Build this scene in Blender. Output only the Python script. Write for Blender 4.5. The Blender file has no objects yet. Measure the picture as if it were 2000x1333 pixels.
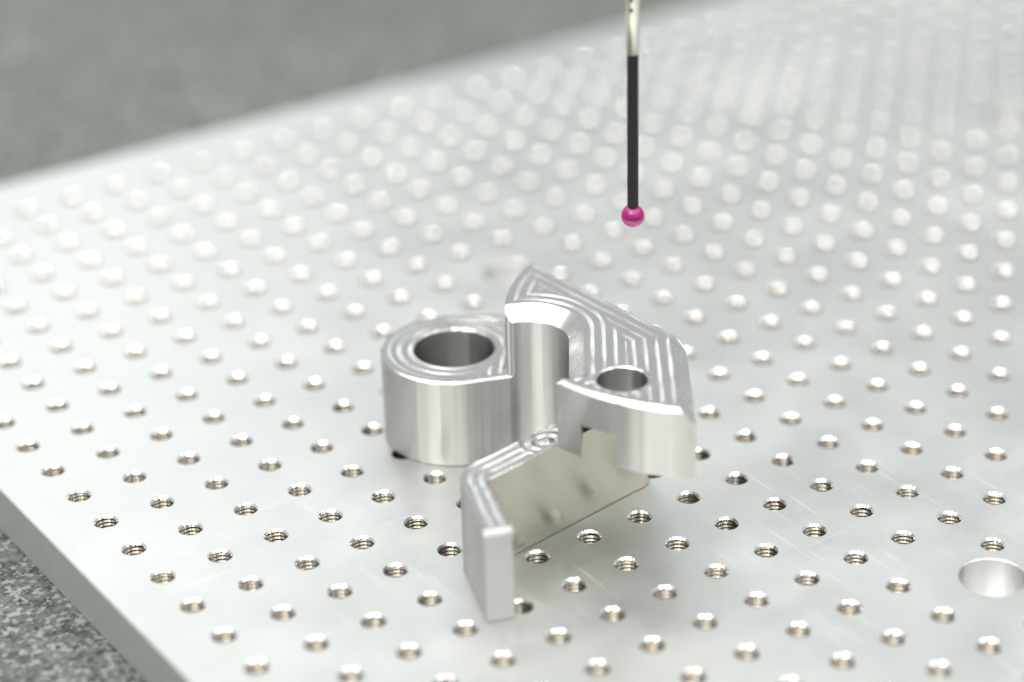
import bpy, bmesh, math, random
import numpy as np
from mathutils import Matrix, Vector
from mathutils.geometry import delaunay_2d_cdt

MM = 0.001                      # all dimensions below are millimetres
random.seed(7); rng = np.random.default_rng(7)
scene = bpy.context.scene
COL = scene.collection

# ------------------------------------------------------------------ camera
cam_d = bpy.data.cameras.new("camera")
cam = bpy.data.objects.new("camera", cam_d); COL.objects.link(cam); scene.camera = cam
cam_d.sensor_width = 36.0
cam_d.lens = 86.232
cam_d.shift_x = -0.10947
cam_d.shift_y = -0.00269
cam_d.clip_start = 0.01; cam_d.clip_end = 50
RIGHT = Vector((0.805558, -0.592513, -0.002229))
DOWN = Vector((-0.276737, -0.372909, -0.885638))
FWD = Vector((0.523921, 0.71405, -0.46437))
M = Matrix.Identity(4)
for i, v in enumerate((RIGHT, -DOWN, -FWD)):
    for k in range(3): M[k][i] = v[k]
for k, v in enumerate((-197.517, -481.149, 314.399)): M[k][3] = v*MM
cam.matrix_world = M
cam_d.dof.use_dof = True
cam_d.dof.focus_distance = 0.592
cam_d.dof.aperture_fstop = 4.0
cam_d.dof.aperture_blades = 11

# ------------------------------------------------------------------ room light
world = bpy.data.worlds.new("World"); scene.world = world; world.use_nodes = True
bg = world.node_tree.nodes["Background"]
bg.inputs[0].default_value = (0.955, 1.0, 0.985, 1); bg.inputs[1].default_value = 0.40

def overhead_light(x, y, z, sx, sy, power, col):
    d = bpy.data.lights.new("overhead_light", 'AREA'); d.shape = 'RECTANGLE'
    d.size = sx; d.size_y = sy; d.energy = power; d.color = col
    o = bpy.data.objects.new("overhead_light", d); COL.objects.link(o)
    o.location = (x, y, z); o.rotation_euler = (0, 0, math.radians(-36))
    return o
# ceiling panel lamps of the measuring room; extra rows added for glints
rx, ry = 0.81, -0.59; fx, fy = 0.59, 0.81
for ia in range(6):
    for ib in range(5):
        a = (ia-2.5)*0.95; b = -2.55 + ib*1.0
        overhead_light(0.1 + a*rx + b*fx, -0.05 + a*ry + b*fy, 2.1, 0.46, 0.34, 3.6 if ib < 4 else 1.6, (1.0, 0.965, 0.91))

# two long strip lights added over the camera's side for chamfer glints
for a, p in ((-0.92, 15.0), (0.0, 6.5)):
    overhead_light(0.1 + a*rx - 1.22*fx, -0.05 + a*ry - 1.22*fy, 2.1, 0.10, 1.35, p, (1.0, 0.95, 0.88))
# two unseen light panels added far left, to stripe the cutter tracks
for az in (-31, -16):
    ca, sa = math.cos(math.radians(az)), math.sin(math.radians(az))
    wd = bpy.data.lights.new("added_far_light", 'AREA'); wd.shape = 'RECTANGLE'; wd.size = 0.72; wd.size_y = 1.05
    wd.energy = 1.9; wd.color = (.98, 1.0, .99)
    wo = bpy.data.objects.new("added_far_light", wd); COL.objects.link(wo)
    wo.location = (0.1 + 3.5*(ca*fx + sa*rx), -0.05 + 3.5*(ca*fy + sa*ry), 1.86)
    wo.rotation_euler = Vector((-(ca*fx + sa*rx), -(ca*fy + sa*ry), -.25)).to_track_quat('-Z', 'Y').to_euler()
scene.view_settings.view_transform = 'Standard'
scene.view_settings.look = 'None'
scene.view_settings.exposure = 0.62
scene.view_settings.gamma = 1.0
scene.view_settings.use_curve_mapping = False
scene.cycles.use_denoising = True
scene.cycles.max_bounces = 10
scene.cycles.glossy_bounces = 8
scene.cycles.transmission_bounces = 8
scene.cycles.sample_clamp_indirect = 6.0
scene.cycles.caustics_refractive = False

# ------------------------------------------------------------------ materials
class NT:
    def __init__(self, name):
        self.m = bpy.data.materials.new(name); self.m.use_nodes = True
        self.t = self.m.node_tree; self.b = self.t.nodes["Principled BSDF"]
    def n(self, typ, **kw):
        nd = self.t.nodes.new(typ)
        for k, v in kw.items():
            if k in nd.inputs: nd.inputs[k].default_value = v
            else: setattr(nd, k, v)
        return nd
    def l(self, a, b): self.t.links.new(a, b)
    def obj(self, scale=(1, 1, 1), rot=(0, 0, 0)):
        tc = self.n("ShaderNodeTexCoord"); mp = self.n("ShaderNodeMapping")
        mp.inputs["Scale"].default_value = scale; mp.inputs["Rotation"].default_value = rot
        self.l(tc.outputs["Object"], mp.inputs[0]); return mp.outputs[0]
    def noise(self, vec, scale, detail=3, rough=.55):
        nd = self.n("ShaderNodeTexNoise"); self.l(vec, nd.inputs["Vector"])
        nd.inputs["Scale"].default_value = scale; nd.inputs["Detail"].default_value = detail
        nd.inputs["Roughness"].default_value = rough
        return nd.outputs[0]
    def ramp(self, fac, p0, p1, c0, c1):
        nd = self.n("ShaderNodeMapRange"); self.l(fac, nd.inputs[0])
        for i, v in enumerate((p0, p1, c0, c1)): nd.inputs[i+1].default_value = v
        return nd.outputs[0]
    def math(self, op, a, b):
        nd = self.n("ShaderNodeMath"); nd.operation = op
        for i, v in enumerate((a, b)):
            if hasattr(v, "is_linked"): self.l(v, nd.inputs[i])
            else: nd.inputs[i].default_value = v
        return nd.outputs[0]
    def mix(self, fac, c0, c1):
        nd = self.n("ShaderNodeMix"); nd.data_type = 'RGBA'; self.l(fac, nd.inputs[0])
        for i, c in ((6, c0), (7, c1)):
            if hasattr(c, "is_linked"): self.l(c, nd.inputs[i])
            else: nd.inputs[i].default_value = (*c, 1)
        return nd.outputs[2]
    def bump(self, h, strength, dist, normal=None):
        nd = self.n("ShaderNodeBump"); self.l(h, nd.inputs["Height"])
        nd.inputs["Strength"].default_value = strength; nd.inputs["Distance"].default_value = dist
        if normal is not None: self.l(normal, nd.inputs["Normal"])
        return nd.outputs[0]
    def set(self, **kw):
        for k, v in kw.items():
            k = k.replace("_", " ")
            i = self.b.inputs[k]
            if hasattr(v, "is_linked"): self.l(v, i)
            elif isinstance(v, tuple): i.default_value = (*v, 1)
            else: i.default_value = v

def mat_plate():
    s = NT("plate_aluminium")
    o = s.obj()
    cloud = s.noise(o, 28, 4, .6)
    fine = s.noise(s.obj((1, 1, 1), (0, 0, .3)), 900, 3)
    scr = s.noise(s.obj((30, 900, 1), (0, 0, math.radians(-24))), 1.0, 2, .4)
    scr2 = s.noise(s.obj((1200, 40, 1), (0, 0, math.radians(12))), 1.0, 2, .4)
    t = s.mix(s.ramp(cloud, .35, .68, 0, 1), (.765, .785, .78), (.815, .83, .825))
    t2 = s.mix(s.ramp(scr, .66, .74, 0, .5), t, (.95, .95, .95))
    s.set(Base_Color=t2, Metallic=1.0, Roughness=s.math('ADD', s.ramp(cloud, .3, .7, .33, .41), s.math('ADD', s.ramp(scr2, .62, .75, 0, .10), s.ramp(s.noise(s.obj((1, 1.8, 1), (0, 0, .5)), 9, 5, .65), .45, .62, 0, .05))))
    nb = s.bump(fine, .12, .0002)
    s.set(Normal=s.bump(scr, .05, .0003, nb))
    return s.m
def mat_edge():
    s = NT("plate_sawn_edge")
    str_ = s.noise(s.obj((8, 60, 60)), 10, 3)
    s.set(Base_Color=(.43, .445, .44), Metallic=.5, Roughness=s.ramp(str_, .3, .7, .42, .58))
    s.set(Normal=s.bump(s.noise(s.obj((1, 1, 6)), 300, 3), .15, .0002))
    return s.m
def mat_machined(name, base, r0, r1, aniso=.85, streak=.8, lines=.07):
    s = NT(name)
    st = s.noise(s.obj((1, 1, .012)), 230, 3, .55)          # upright cutter marks on side walls
    st2 = s.noise(s.obj((1, 1, .02)), 90, 2, .5)
    hz = s.noise(s.obj((30, 30, 1600)), 1.0, 2, .5)          # faint level lines of the cutter
    cl = s.noise(s.obj(), 110, 3)
    s.set(Base_Color=base, Metallic=1.0, Roughness=s.math('ADD', s.ramp(cl, .3, .7, r0, r1), s.ramp(hz, .64, .72, 0, lines)))
    tz = s.n("ShaderNodeCombineXYZ"); tz.inputs[2].default_value = 1.0   # drawn out along the wall's height
    s.set(Anisotropic=aniso, Tangent=tz.outputs[0])
    n1 = s.bump(st, streak, .0003)
    n2 = s.bump(st2, streak, .0005, n1)
    s.set(Normal=n2)
    return s.m
def mat_milled_top():
    s = NT("milled_top_aluminium")
    f = s.noise(s.obj((1, 1, 1)), 1500, 2)
    cl = s.noise(s.obj(), 160, 3)
    s.set(Base_Color=(.67, .67, .665), Metallic=1.0, Roughness=s.ramp(cl, .3, .7, .19, .31))
    s.set(Normal=s.bump(f, .04, .00005))
    return s.m
def mat_granite():
    s = NT("granite")
    o = s.obj()
    a = s.noise(o, 400, 4, .6); b = s.noise(o, 900, 3, .6); big = s.noise(o, 14, 4, .6)
    g = s.math('ADD', s.math('MULTIPLY', a, .65), s.math('MULTIPLY', b, .35))
    base = s.mix(s.ramp(g, .41, .58, 0, 1), (.030, .036, .034), (.140, .158, .150))
    fl = s.mix(s.ramp(s.noise(o, 560, 3, .55), .52, .62, 0, .75), base, (.36, .385, .37))
    tint = s.mix(s.ramp(big, .3, .7, 0, .3), fl, (.07, .087, .08))
    s.set(Base_Color=tint, Roughness=.5, Specular_IOR_Level=.22)
    return s.m
def mat_simple(name, base, metal, rough, **kw):
    s = NT(name); s.set(Base_Color=base, Metallic=metal, Roughness=rough, **kw)
    return s
M_PLATE = mat_plate(); M_EDGE = mat_edge(); M_GRANITE = mat_granite()
M_WALL = mat_machined("machined_wall_aluminium", (.475, .475, .465), .39, .44, aniso=.99, streak=1.0)
M_MIRROR = mat_machined("fly_cut_tinted_aluminium", (.48, .455, .395), .255, .275, aniso=.8, streak=.02, lines=.0)  # warm tint of the mirrored, shaded plate put into the base colour
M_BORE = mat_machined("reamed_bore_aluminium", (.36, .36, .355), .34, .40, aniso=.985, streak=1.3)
M_TOP = mat_milled_top()
s = mat_simple("thread_shaded_aluminium", (.22, .203, .172), 1.0, .25); M_THREAD = s.m  # darker than the plate metal: shade inside the holes put into colour
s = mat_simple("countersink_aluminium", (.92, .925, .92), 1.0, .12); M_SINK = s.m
M_CBORE = mat_machined("bored_plate_aluminium", (.78, .785, .78), .30, .36, aniso=.9, streak=.9)
s = NT("carbon_fibre"); s.set(Base_Color=(.018, .018, .019), Roughness=.40, Specular_IOR_Level=.22)
s.set(Normal=s.bump(s.noise(s.obj((1, 1, .1)), 2500, 2), .1, .0001)); M_CARBON = s.m
s = mat_simple("stylus_steel", (.66, .635, .575), 1.0, .22); M_STEEL = s.m
s = mat_simple("cross_hole_shade", (.12, .09, .06), 1.0, .4); M_HOLE_SHADE = s.m  # shade of the cross holes, painted as a dark metal
s = NT("ruby"); s.set(Base_Color=(.60, .0, .25), Roughness=.0, IOR=1.62, Transmission_Weight=1.0); M_RUBY = s.m

# ------------------------------------------------------------------ mesh helpers
def link(name, me, mats, parent=None):
    o = bpy.data.objects.new(name, me); COL.objects.link(o)
    for m in mats: me.materials.append(m)
    if parent is not None: o.parent = parent
    return o
def raw(name, verts, faces, mats, parent=None, fm=None, sharp=35):
    me = bpy.data.meshes.new(name)
    me.from_pydata([(v[0]*MM, v[1]*MM, v[2]*MM) for v in verts], [], faces)
    if fm is not None:
        me.polygons.foreach_set("material_index", fm)
    bm = bmesh.new(); bm.from_mesh(me)
    bmesh.ops.remove_doubles(bm, verts=bm.verts, dist=2e-6)
    bm.to_mesh(me); bm.free()
    me.shade_smooth(); me.set_sharp_from_angle(angle=math.radians(sharp))
    me.update()
    return link(name, me, mats, parent)
def tag(o, label, cat):
    o["label"] = label; o["category"] = cat; return o
def empty(name, loc=(0, 0, 0)):
    o = bpy.data.objects.new(name, None); COL.objects.link(o)
    o.location = [c*MM for c in loc]; o.empty_display_size = .01; return o

def lathe(prof, seg=48, c=(0, 0), cap0=False, cap1=False):
    """surface of revolution about the upright line through c; prof = [(r, z), ...]"""
    vs, fs = [], []
    for r, z in prof:
        for k in range(seg):
            a = 2*math.pi*k/seg; vs.append((c[0]+r*math.cos(a), c[1]+r*math.sin(a), z))
    for i in range(len(prof)-1):
        for k in range(seg):
            k2 = (k+1) % seg
            fs.append((i*seg+k, i*seg+k2, (i+1)*seg+k2, (i+1)*seg+k))
    if cap0: fs.append(tuple(range(seg))[::-1])
    if cap1: fs.append(tuple((len(prof)-1)*seg+k for k in range(seg)))
    return vs, fs

# ------------------------------------------------------------------ granite table (the surface below)
TH = 13.6                       # plate thickness
gv = [(-900, -900, -TH), (1500, -900, -TH), (1500, 1300, -TH), (-900, 1300, -TH)]
gv += [(x, y, -TH-180) for x, y, _ in gv]
granite = raw("granite_table", gv, [(0, 1, 2, 3), (7, 6, 5, 4), (0, 4, 5, 1), (1, 5, 6, 2), (2, 6, 7, 3), (3, 7, 4, 0)], [M_GRANITE])
granite["kind"] = "structure"

# ------------------------------------------------------------------ fixture plate with its threaded holes
PX0, PX1, PY0, PY1 = -14.5, 622.5, -292.5, 202.0
R_OUT, R_IN, D_CH = 3.0, 2.56, .50
SP = 15.0
BORES = [(155.2, -145.3), (155.2, 54.7), (355.2, 54.7), (355.2, -145.3)]
RB = 7.9
holes = []
for j in range(0, 42):
    for i in range(-12, 20):
        x, y = j*SP, -i*SP
        if min(math.hypot(x-bx, y-by) for bx, by in BORES) > 12.3: holes.append((x, y))
hole_set = set(holes)
plate = empty("fixture_plate", (PX0, PY0, -TH))
tag(plate, "pale aluminium fixture plate with a square grid of threaded holes lying on grey granite", "plate")
OFF = Vector((-PX0*MM, -PY0*MM, TH*MM))
def on_plate(o): o.parent = plate; o.location = OFF + o.location; return o

SEG = 32
def in_block(x, y):
    return any(abs(x-bx) < 22.6 and abs(y-by) < 22.6 for bx, by in BLK)
BLK = [(round(bx/SP)*SP, round(by/SP)*SP) for bx, by in BORES]
tv, tf = [], []
def cell(x, y):
    n0 = len(tv)
    for k in range(SEG):
        a = 2*math.pi*k/SEG; c, s_ = math.cos(a), math.sin(a); q = 7.5/max(abs(c), abs(s_))
        tv.append((x+R_OUT*c, y+R_OUT*s_, 0)); tv.append((x+q*c, y+q*s_, 0))
    for k in range(SEG):
        k2 = (k+1) % SEG
        tf.append((n0+2*k, n0+2*k+1, n0+2*k2+1, n0+2*k2))
def quad(x0, y0, x1, y1):
    n0 = len(tv); tv.extend([(x0, y0, 0), (x1, y0, 0), (x1, y1, 0), (x0, y1, 0)]); tf.append((n0, n0+1, n0+2, n0+3))
for (x, y) in holes:
    if not in_block(x, y): cell(x, y)
BV = .35                        # small edge break round the plate
quad(PX0+BV, PY0+BV, -7.5, PY1-BV); quad(-7.5, 187.5, PX1-BV, PY1-BV)
for bx, by in BLK:              # 3 x 3 cells round each large bore, filled round the openings
    bc = min(BORES, key=lambda b: math.hypot(b[0]-bx, b[1]-by))
    pts, edg = [], []
    def loop(L):
        n0 = len(pts); pts.extend(L); edg.extend((n0+i, n0+(i+1) % len(L)) for i in range(len(L)))
    loop([(bx-22.5, by-22.5), (bx+22.5, by-22.5), (bx+22.5, by+22.5), (bx-22.5, by+22.5)])
    circ = [(bc, RB+.2, 64)]
    for dx in (-15, 0, 15):
        for dy in (-15, 0, 15):
            if (bx+dx, by+dy) in hole_set: circ.append(((bx+dx, by+dy), R_OUT, SEG))
    for c, r, n in circ:
        loop([(c[0]+r*math.cos(2*math.pi*k/n), c[1]+r*math.sin(2*math.pi*k/n)) for k in range(n)])
    res = delaunay_2d_cdt([Vector(p) for p in pts], edg, [], 1, 1e-4)
    n0 = len(tv); P2 = res[0]
    tv.extend((p.x, p.y, 0) for p in P2)
    for fc in res[2]:
        mx = sum(P2[i].x for i in fc)/3; my = sum(P2[i].y for i in fc)/3
        if all(math.hypot(mx-c[0], my-c[1]) > r*.999 for c, r, n in circ): tf.append(tuple(n0+i for i in fc))
on_plate(raw("plate_top", tv, tf, [M_PLATE], plate))
# sides with the broken edge
L0 = [(PX0+BV, PY0+BV), (PX1-BV, PY0+BV), (PX1-BV, PY1-BV), (PX0+BV, PY1-BV)]
L1 = [(PX0, PY0), (PX1, PY0), (PX1, PY1), (PX0, PY1)]
sv = [(x, y, 0) for x, y in L0] + [(x, y, -BV) for x, y in L1] + [(x, y, -TH+BV) for x, y in L1] + [(x, y, -TH) for x, y in L0]
sf = [(r*4+k, r*4+4+k, r*4+4+(k+1) % 4, r*4+(k+1) % 4) for r in range(3) for k in range(4)]
on_plate(raw("plate_edge", sv, sf, [M_EDGE, M_PLATE], plate, fm=[1]*4+[0]*4+[0]*4, sharp=20))
# threaded hole: chamfer, helical thread, plain end
def hole_mesh(seg, turns):
    vs, fs = [], []
    prof = [(R_OUT, 0.0, 0), (R_IN, -D_CH, 0)]
    for t in range(-1, turns):
        z = -D_CH-.04-t
        prof += [(R_IN, z, 1), (2.96, z-.38, 1), (2.96, z-.48, 1), (R_IN, z-.88, 1)]
    prof += [(R_IN, -D_CH-turns-1.6, 0), (R_IN, -TH+.05, 0)]
    n = seg+1
    for r, zz, hel in prof:
        for k in range(n):
            a = 2*math.pi*k/seg
            zh = zz - (k/seg if hel else 0); rr = r
            if hel and zh > -D_CH: zh = -D_CH; rr = R_IN     # the thread runs out into the countersink
            vs.append((rr*math.cos(a), rr*math.sin(a), zh))
    for i in range(len(prof)-1):
        for k in range(seg):
            fs.append((i*n+k, (i+1)*n+k, (i+1)*n+k+1, i*n+k+1))
    return vs, fs
hv, hf = hole_mesh(SEG, 4)
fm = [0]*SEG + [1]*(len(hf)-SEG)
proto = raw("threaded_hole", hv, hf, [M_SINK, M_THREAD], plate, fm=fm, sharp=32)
def img(x, y):
    v = Vector((x*MM, y*MM, 0)) - cam.matrix_world.translation
    d = v.dot(FWD); return 1219 + 4790.7*v.dot(RIGHT)/d, 661 + 4790.7*v.dot(DOWN)/d, d
near = []
for (x, y) in holes:
    u, v, d = img(x, y)
    if -30 < u < 2030 and -20 < v < 1360: near.append((d, x, y))
near.sort(); near = [(x, y) for d, x, y in near[:300]]
for k, (x, y) in enumerate(near):
    o = proto if k == 0 else proto.copy()
    if k: COL.objects.link(o)
    o.parent = plate; o.location = OFF + Vector((x*MM, y*MM, 0))
    o.rotation_euler = (0, 0, random.choice((0, .5, 1.1, 2.0, 3.0, 4.2, 5.0)))
nset = set(near)
lv, lf = hole_mesh(32, 1)
av, af, am = [], [], []
for (x, y) in holes:
    if (x, y) in nset: continue
    n0 = len(av); av.extend((px+x, py+y, pz) for px, py, pz in lv)
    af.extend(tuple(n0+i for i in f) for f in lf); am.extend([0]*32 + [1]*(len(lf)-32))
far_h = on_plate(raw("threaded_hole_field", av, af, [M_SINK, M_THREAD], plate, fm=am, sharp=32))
far_h["kind"] = "stuff"
for bx, by in BORES:
    vs, fs = lathe([(RB+.2, 0), (RB, -.2), (RB, -10.8), (.01, -10.8)], 64, (0, 0))  # pale floor added out of view to bounce light up the wall
    fs = [f[::-1] for f in fs]
    o = raw("locating_bore", vs, fs, [M_CBORE], plate, sharp=25)
    o.location = OFF + Vector((bx*MM, by*MM, 0))

# ------------------------------------------------------------------ the machined bracket
def V2(*p): return np.array(p, float)
def arc(c, r, a0, a1, n):
    t = np.radians(np.linspace(a0, a1, n)); return np.c_[c[0]+r*np.cos(t), c[1]+r*np.sin(t)]
def bow(p, q, sag, n):
    """arc from p to q bulging by sag to the right of p->q"""
    p, q = V2(*p), V2(*q); d = q-p; L = np.linalg.norm(d); d /= L; nrm = V2(d[1], -d[0])
    if sag < 0: nrm = -nrm; sag = -sag
    R = (L*L/4+sag*sag)/(2*sag); c = (p+q)/2 - nrm*(R-sag)
    a0 = math.atan2(*(p-c)[::-1]); a1 = math.atan2(*(q-c)[::-1])
    da = (a1-a0+math.pi) % (2*math.pi) - math.pi
    t = a0+np.linspace(0, 1, n)*da; return np.c_[c[0]+R*np.cos(t), c[1]+R*np.sin(t)]
def resample(pl, step):
    out = []
    for a, b in zip(pl[:-1], pl[1:]):
        n = max(1, int(math.ceil(np.linalg.norm(b-a)/step)))
        for k in range(n): out.append(a+(b-a)*k/n)
    out.append(pl[-1]); return np.array(out)
def dist_pl(P, pl):
    D = np.full(len(P), 1e9)
    for a, b in zip(pl[:-1], pl[1:]):
        d = b-a; L = d@d
        if L < 1e-12: continue
        t = np.clip(((P-a)@d)/L, 0, 1)
        D = np.minimum(D, np.hypot(*(P-a-t[:, None]*d).T))
    return D
def inside(P, poly):
    x, y = P[:, 0], P[:, 1]; r = np.zeros(len(P), bool)
    for (x0, y0), (x1, y1) in zip(poly, np.roll(poly, -1, 0)):
        c = ((y0 > y) != (y1 > y)) & (x < (x1-x0)*(y-y0)/(y1-y0+1e-15)+x0); r ^= c
    return r
def offset_chain(pl, d):
    """the polyline moved d to its left (into the solid)"""
    out = []
    for i in range(len(pl)):
        ds = []
        if i > 0: ds.append(pl[i]-pl[i-1])
        if i < len(pl)-1: ds.append(pl[i+1]-pl[i])
        ns = [V2(-q[1], q[0])/np.linalg.norm(q) for q in ds]
        m = sum(ns); m /= np.linalg.norm(m); out.append(pl[i]+m*d/max(.3, m@ns[0]))
    return np.array(out)

def milled_block(name, chains, circles, z0, z1, pitch, amp, grid, parent, mats, extra=None, wall_layers=None, step=.45, wall_mat=None, under=None, layer_mat=None):
    """chains: [(polyline, chamfer, follows)] joined end to end, counter-clockwise.
    The top is a height field: chamfers along the chains and shallow cutter tracks parallel to those
    that `follows`; the walls drop from its rim to z0."""
    fine = [resample(c[0], step) for c in chains]
    cid = []; rim = []
    for ci, f in enumerate(fine):
        rim.extend(f[:-1]); cid.extend([ci]*(len(f)-1))
    rim = np.array(rim)
    def height(P):
        Z = np.full(len(P), 1e9); S = np.full(len(P), 1e9)
        for f, (pl, ch, fol) in zip(fine, chains):
            d = dist_pl(P, pl); Z = np.minimum(Z, np.where(d < ch, z1-ch+d, 1e9))
            if fol: S = np.minimum(S, d-ch)
        for c, r, ch, fol in circles:
            d = np.abs(np.hypot(P[:, 0]-c[0], P[:, 1]-c[1])-r)
            Z = np.minimum(Z, np.where(d < ch, z1-ch+d, 1e9))
            if fol: S = np.minimum(S, d-ch)
        if extra is not None: S = extra(P, S)
        t = np.maximum(S, 0)/pitch
        uneven = 1+.22*np.sin(P[:, 0]*.31+1.3*np.sin(P[:, 1]*.19))+.16*np.sin(P[:, 1]*.47+P[:, 0]*.23+t*1.9)
        sc = -amp*uneven*(.5-.5*np.cos(2*np.pi*t))**.8
        for pl, ch, fol in chains:
            if not fol and ch > 0: sc = sc*np.clip((dist_pl(P, pl)-ch)/2.0, 0, 1)**1.5
        for c, r, ch, fol in circles:
            if not fol: sc = sc*np.clip((np.hypot(P[:, 0]-c[0], P[:, 1]-c[1])-r-ch)/.9, 0, 1)**2
        return np.minimum(z1+sc, Z)
    lo, hi = rim.min(0), rim.max(0)
    gx, gy = np.meshgrid(np.arange(lo[0], hi[0], grid), np.arange(lo[1], hi[1], grid))
    G = np.c_[gx.ravel(), gy.ravel()]
    G[:, 0] += (np.floor((G[:, 1]-lo[1])/grid+.5) % 2)*grid/2
    keep = inside(G, rim) & (dist_pl(G, np.vstack([rim, rim[:1]])) > .5*grid)
    for c, r, ch, fol in circles:
        d = np.hypot(G[:, 0]-c[0], G[:, 1]-c[1])-r; keep &= d > .5*grid
    G = G[keep]
    pts = [tuple(p) for p in rim]; edg = [(i, (i+1) % len(rim)) for i in range(len(rim))]
    crease = []
    for f, (pl, ch, fol) in zip(fine, chains):
        if ch < .25: continue
        oc = offset_chain(f, ch)
        ok = inside(oc, rim)
        for f2, (pl2, ch2, fo2) in zip(fine, chains):
            if pl2 is not pl: ok &= dist_pl(oc, pl2) > ch2+.02
        run = []
        for p, k in zip(oc, ok):
            if k: run.append(p)
            elif run: crease.append((run, False)); run = []
        if run: crease.append((run, False))
    for c, r, ch, fol in circles:
        if ch > .1: crease.append((list(arc(c, r+ch, 0, 360, 97)[:-1]), True))
    for run, closed in crease:
        if len(run) < 2: continue
        run = np.array(run); G = G[dist_pl(G, run) > .4*grid]
        n0 = len(pts); pts.extend(tuple(p) for p in run)
        edg.extend((n0+i, n0+i+1) for i in range(len(run)-1))
        if closed: edg.append((n0+len(run)-1, n0))
    circ_loops = []
    for c, r, ch, fol in circles:
        L = arc(c, r, 0, 360, 97)[:-1]; n0 = len(pts); pts.extend(tuple(p) for p in L)
        edg.extend((n0+i, n0+(i+1) % 96) for i in range(96)); circ_loops.append(L)
    pts.extend(tuple(p) for p in G)
    res = delaunay_2d_cdt([Vector(p) for p in pts], edg, [], 0, 1e-5)
    Pn = np.array([(p.x, p.y) for p in res[0]])
    F = np.array([f for f in res[2] if len(f) == 3])
    C = Pn[F].mean(1); k = inside(C, rim)
    for c, r, ch, fol in circles: k &= np.hypot(C[:, 0]-c[0], C[:, 1]-c[1]) > r*.9995
    F = F[k]; Z = height(Pn)
    verts = [(x, y, z) for (x, y), z in zip(Pn, Z)]
    faces = [tuple(f) for f in F]; fmi = [0]*len(faces)
    # walls
    zr = height(rim); wm = wall_mat or (lambda ci: 1)
    layers = wall_layers or [(z0, rim)]
    n0 = len(verts); N = len(rim)
    verts.extend((x, y, z) for (x, y), z in zip(rim, zr)); 
    zb = layers[0][0]; verts.extend((x, y, zb) for x, y in rim)
    for i in range(N):
        j = (i+1) % N; faces.append((n0+i, n0+N+i, n0+N+j, n0+j)); fmi.append(wm(cid[i]))
    for (zt, _), (zb2, poly) in zip(layers[:-1], layers[1:]):
        n0 = len(verts); N2 = len(poly)
        verts.extend((x, y, zt) for x, y in poly); verts.extend((x, y, zb2) for x, y in poly)
        for i in range(N2):
            j = (i+1) % N2; faces.append((n0+i, n0+N2+i, n0+N2+j, n0+j))
            fmi.append(layer_mat((poly[i]+poly[j])/2) if layer_mat else 1)
    # under faces
    for zz, poly in (under or layers[-1:]):
        n0 = len(verts); verts.extend((x, y, zz) for x, y in poly); faces.append(tuple(range(n0, n0+len(poly)))[::-1]); fmi.append(1)
    return raw(name, verts, faces, mats, parent, fm=fmi, sharp=33), height

bracket = empty("machined_bracket", (92, -45, 0))
tag(bracket, "shiny milled aluminium bracket with round eye, tall hook and bent tab on the plate", "machined part")
BO = Vector((-92*MM, 45*MM, 0))
def on_bracket(o): o.location = BO + o.location; return o

H1, H2 = 24.0, 42.0
CB, RO, RI = V2(92.6, -13.0), 18.6, 10.25            # the eye
CP, RP = V2(94.0, -44.1), 10.2                        # the hooked pocket
wall_y = lambda x: -71.3+.155*(x-70.4)                # the fly-cut flat face
pocket = arc(CP, RP, 80, -35.1, 60)
pdir = V2(-.575, -.818)
p_end = pocket[-1]
J1 = p_end+pdir*10.2                                  # where the tab leaves the pocket wall
KP = p_end+pdir*22.2; K = V2(85.0, -69.6)            # front corner of the hook
eye_front = CB+RO*V2(math.cos(math.radians(253.4)), math.sin(math.radians(253.4)))
W0 = V2(99.5, wall_y(99.5)); J2 = V2(98.0, J1[1]+.155*(98.0-J1[0]))
W1 = V2(111.5, wall_y(111.5))
corner = bow(W1, (118.6, -57.5), 2.6, 14)
eye_back = 57.0
hook_pocket = arc(CP, RP, 87, -35.1, 64)
hook_left = bow((116.2, -13.9), tuple(hook_pocket[0]), 2.0, 30)
def nose(A, B, r, n=12):
    """round the corner between polyline A's end and polyline B's start"""
    a = A[-1]-A[-2]; a /= np.linalg.norm(a); b = B[1]-B[0]; b /= np.linalg.norm(b); c = A[-1]
    ang = math.acos(np.clip(a@b, -1, 1)); t = r*math.tan(ang/2)
    p, q = c-a*t, c+b*t
    ctr = p+V2(-a[1], a[0])*r*np.sign(a[0]*b[1]-a[1]*b[0])
    a0 = math.atan2(*(p-ctr)[::-1]); a1 = math.atan2(*(q-ctr)[::-1]); da = (a1-a0+math.pi) % (2*math.pi)-math.pi
    arcp = ctr+r*np.c_[np.cos(a0+np.linspace(0, 1, n)*da), np.sin(a0+np.linspace(0, 1, n)*da)]
    A2 = np.vstack([A[np.hypot(*(A-c).T) > t+.02], arcp[:1]]); B2 = np.vstack([arcp[-1:], B[np.hypot(*(B-c).T) > t+.02]])
    return A2, arcp, B2
hook_left2, hook_nose, pocket2 = nose(hook_left, hook_pocket, 1.1)
Bp = V2(102.0, -100.6); Rr = V2(121.7, -71.5)
front = bow(tuple(K), tuple(Bp), 2.9, 60)
hook_chains = [
    (pocket2, 3.5, True),
    (np.array([p_end, KP]), 3.5, True),
    (np.array([KP, K]), .9, False),
    (front, .9, False),
    (np.array([Bp, Rr]), 4.0, True),
    (np.array([Rr, (116.2, -13.9)], float), 1.0, True),
    (hook_left2, .35, True),
    (hook_nose, .35, False),
]
HOOK_RIM = np.vstack([resample(c[0], .45)[:-1] for c in hook_chains])
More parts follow.
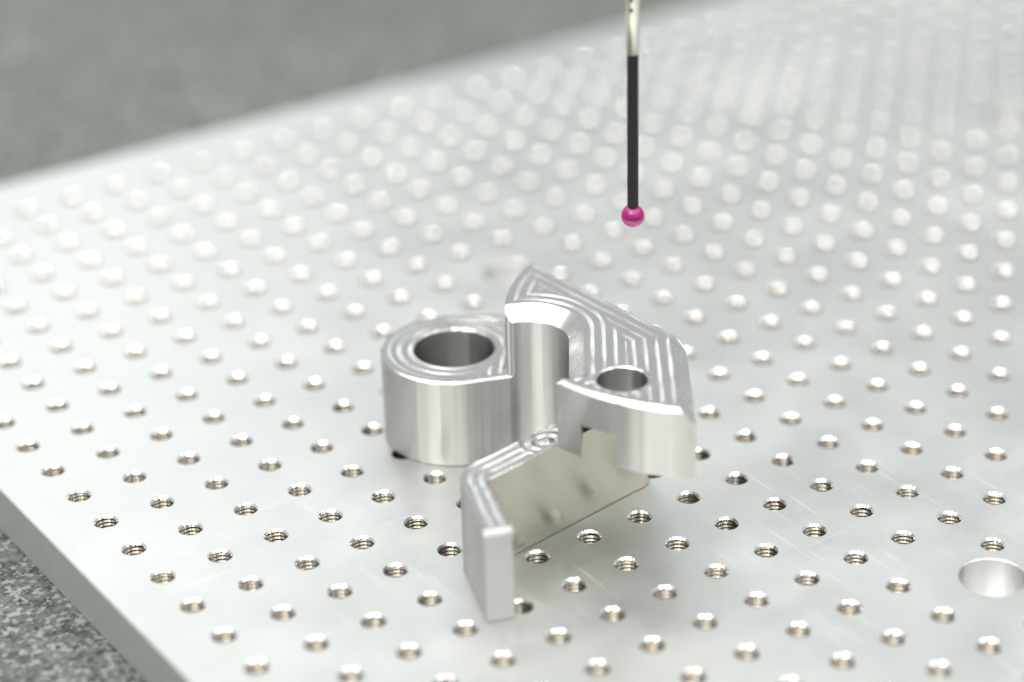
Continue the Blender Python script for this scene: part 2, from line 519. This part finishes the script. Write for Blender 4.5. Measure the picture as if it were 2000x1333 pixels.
# body: the eye and the web under the hook
body_chains = [
    (arc(CB, RO, eye_back, 253.4, 110), .55, False),
    (np.array([eye_front, pocket[0]]), .55, False),
    (pocket, 0, False),
    (np.array([p_end, J1, J2, W0]), 0, False),
    (np.array([W0, W1]), 0, False),
    (corner, 0, False),
    (np.array([corner[-1], (114.2, -8.0), (112.6, -4.6), arc(CB, RO, eye_back, 200, 4)[0]], float), .3, False),
]
hl = hook_left[::-1]
def eye_tracks(P, S):
    a = np.hypot(P[:, 0]-CB[0], P[:, 1]-CB[1])-RI-.3
    b = dist_pl(P, hl)-.9
    t = np.minimum(a, np.where(b > 0, b, a))
    under = inside(P, HOOK_RIM) | (dist_pl(P, pocket) < .4)
    return np.where(under, -1, t)
body, _ = milled_block("body", body_chains, [(CB, RI, .3, True)], 0.25, H1, 2.75, .25, .25, bracket, [M_TOP, M_WALL, M_MIRROR], extra=eye_tracks,
                       wall_mat=lambda c: 2 if c in (4, 5) else 1)
on_bracket(body)
def foot(name, chains, parent, inset=.55, drop=.25):
    rim = np.vstack([resample(c[0], .8)[:-1] for c in chains])
    q = offset_chain(np.vstack([rim[-1:], rim, rim[:1]]), inset)[1:-1]
    n = len(rim); vs = [(x, y, drop) for x, y in rim]+[(x, y, 0) for x, y in q]
    fs = [(i, n+i, n+(i+1) % n, (i+1) % n) for i in range(n)]
    return on_bracket(raw(name, vs, fs, [M_WALL], parent))
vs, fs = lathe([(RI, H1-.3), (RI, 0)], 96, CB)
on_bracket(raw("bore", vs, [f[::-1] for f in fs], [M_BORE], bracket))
# tab: low bent wall
tab_chains = [
    (np.array([J2, J1, (91.6, -59.2), (80.0, -61.2), (67.6, -63.2)], float), .45, True),
    (bow((67.6, -63.2), (57.0, -72.3), 2.6, 18), .45, True),
    (np.array([(57.0, -72.3), (53.2, -82.1), (50.2, -90.9)], float), .45, True),
    (np.array([(50.2, -90.9), (56.4, -93.0)], float), .95, False),
    (np.array([(56.4, -93.0), (59.7, -83.2), (62.5, -75.0)], float), .2, False),
    (bow((62.5, -75.0), (65.2, wall_y(65.2)), -.8, 8), .2, False),
    (np.array([(65.2, wall_y(65.2)), W0]), .2, False),
    (np.array([W0, J2]), 0, False),
]
TC = V2(84.5, -65.4)
def tab_tracks(P, S):
    d = np.hypot((P[:, 0]-TC[0])*.8, P[:, 1]-TC[1])
    far = np.maximum(5.6-d, 0)
    return np.where((d < 5.6) & (P[:, 0] < 90), far, S)
tab, _ = milled_block("tab", tab_chains, [], 0.25, H1, 2.5, .34, .24, bracket, [M_TOP, M_WALL, M_MIRROR], extra=tab_tracks,
                      wall_mat=lambda c: 2 if c in (5, 6) else 1)
on_bracket(tab)
foot("bottom_edge", body_chains[:3] + [(np.array([p_end, J1]), 0, 0), (tab_chains[0][0][1:], 0, 0)] + tab_chains[1:-1] + body_chains[4:], bracket)
# hook: upper storey, overhanging to the front, with a slot in its underside
CH, RH = V2(97.5, -78.3), 5.9
rim = np.vstack([resample(c[0], .45)[:-1] for c in hook_chains])
ff = resample(front, .45)
i1 = int(np.argmin(np.hypot(*(ff-V2(87.3, -76.4)).T))); i2 = int(np.argmin(np.hypot(*(ff-V2(90.2, -85.6)).T)))
w = V2(.61, .79)
def to_wall(p):
    t = 0.0
    while p[1]+w[1]*t < wall_y(p[0]+w[0]*t)+1.0: t += .02
    return p+w*t
slot = [ff[i1], to_wall(ff[i1]), to_wall(ff[i2]), ff[i2]]
o1 = int(np.argmin(np.hypot(*(rim-ff[i1]).T))); o2 = int(np.argmin(np.hypot(*(rim-ff[i2]).T)))
slotted = np.vstack([rim[:o1], np.array(slot), rim[o2+1:]])
ZS = 32.6
hook, _ = milled_block("hook", hook_chains, [(CH, RH, .35, False)], H1, H2, 2.75, .25, .25, bracket, [M_TOP, M_WALL, M_MIRROR],
                       wall_layers=[(ZS+.5, rim), (ZS, rim), (H1, slotted)], under=[(ZS, np.array(slot)), (H1, slotted)],
                       layer_mat=lambda m: 2 if np.any(np.hypot(*(np.array([(slot[0]+slot[1])/2, (slot[1]+slot[2])/2, (slot[2]+slot[3])/2])-m).T) < .05) else 1)
on_bracket(hook)
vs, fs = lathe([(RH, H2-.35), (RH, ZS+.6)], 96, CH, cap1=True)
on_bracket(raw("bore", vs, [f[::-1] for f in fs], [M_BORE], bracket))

# ------------------------------------------------------------------ touch stylus
SX, SY, SZ = 121.44, -50.12, 66.5
sty = empty("touch_stylus", (SX, SY, SZ-2.84))
tag(sty, "thin black stemmed probe stylus with steel shank and magenta ruby ball above the plate", "stylus")
def on_sty(name, vs, fs, m, sharp=30):
    return raw(name, [(x, y, z+2.84) for x, y, z in vs], fs, m, sty, sharp=sharp)
bm = bmesh.new(); bmesh.ops.create_uvsphere(bm, u_segments=64, v_segments=40, radius=2.84)
vs = [tuple(v.co) for v in bm.verts]; fs = [tuple(v.index for v in f.verts) for f in bm.faces]; bm.free()
on_sty("ruby_ball", vs, fs, [M_RUBY], 180)
vs, fs = lathe([(1.2, 2.1), (1.34, 2.5), (1.355, 3.1), (1.355, 41.6)], 40, cap0=True, cap1=True)
on_sty("stem", vs, [f[::-1] for f in fs], [M_CARBON])
vs, fs = lathe([(1.37, 41.5), (1.50, 41.65), (1.50, 49.6), (1.62, 49.9), (1.62, 76), (2.5, 76.2), (2.5, 90)], 40, cap0=True, cap1=True)
sh = on_sty("shank", vs, [f[::-1] for f in fs], [M_STEEL])
# cross holes of the shank as raised discs, their shade put in colour
a = math.atan2(-.81-.0, -.59) - .25
dx, dy = math.cos(a), math.sin(a)
for k, zc in enumerate((52.6, 55.0)):
    vs, fs = [], []
    n = 20; ex = Vector((-dy, dx, 0)); ez = Vector((0, 0, 1)); c = Vector((dx*1.5, dy*1.5, zc)); ax = Vector((dx, dy, 0))
    for rr, off in ((.66, .08), (.52, .17), (.46, .145), (.001, .135)):
        for q in range(n):
            t = 2*math.pi*q/n; vs.append(tuple(c + ex*rr*math.cos(t) + ez*rr*math.sin(t) + ax*off))
    for i in range(3):
        for q in range(n): fs.append((i*n+q, i*n+(q+1) % n, (i+1)*n+(q+1) % n, (i+1)*n+q))
    me = raw("cross_hole", [(x, y, z+2.84) for x, y, z in vs], fs, [M_STEEL, M_HOLE_SHADE], sh, fm=[0]*(2*n)+[1]*n, sharp=180)
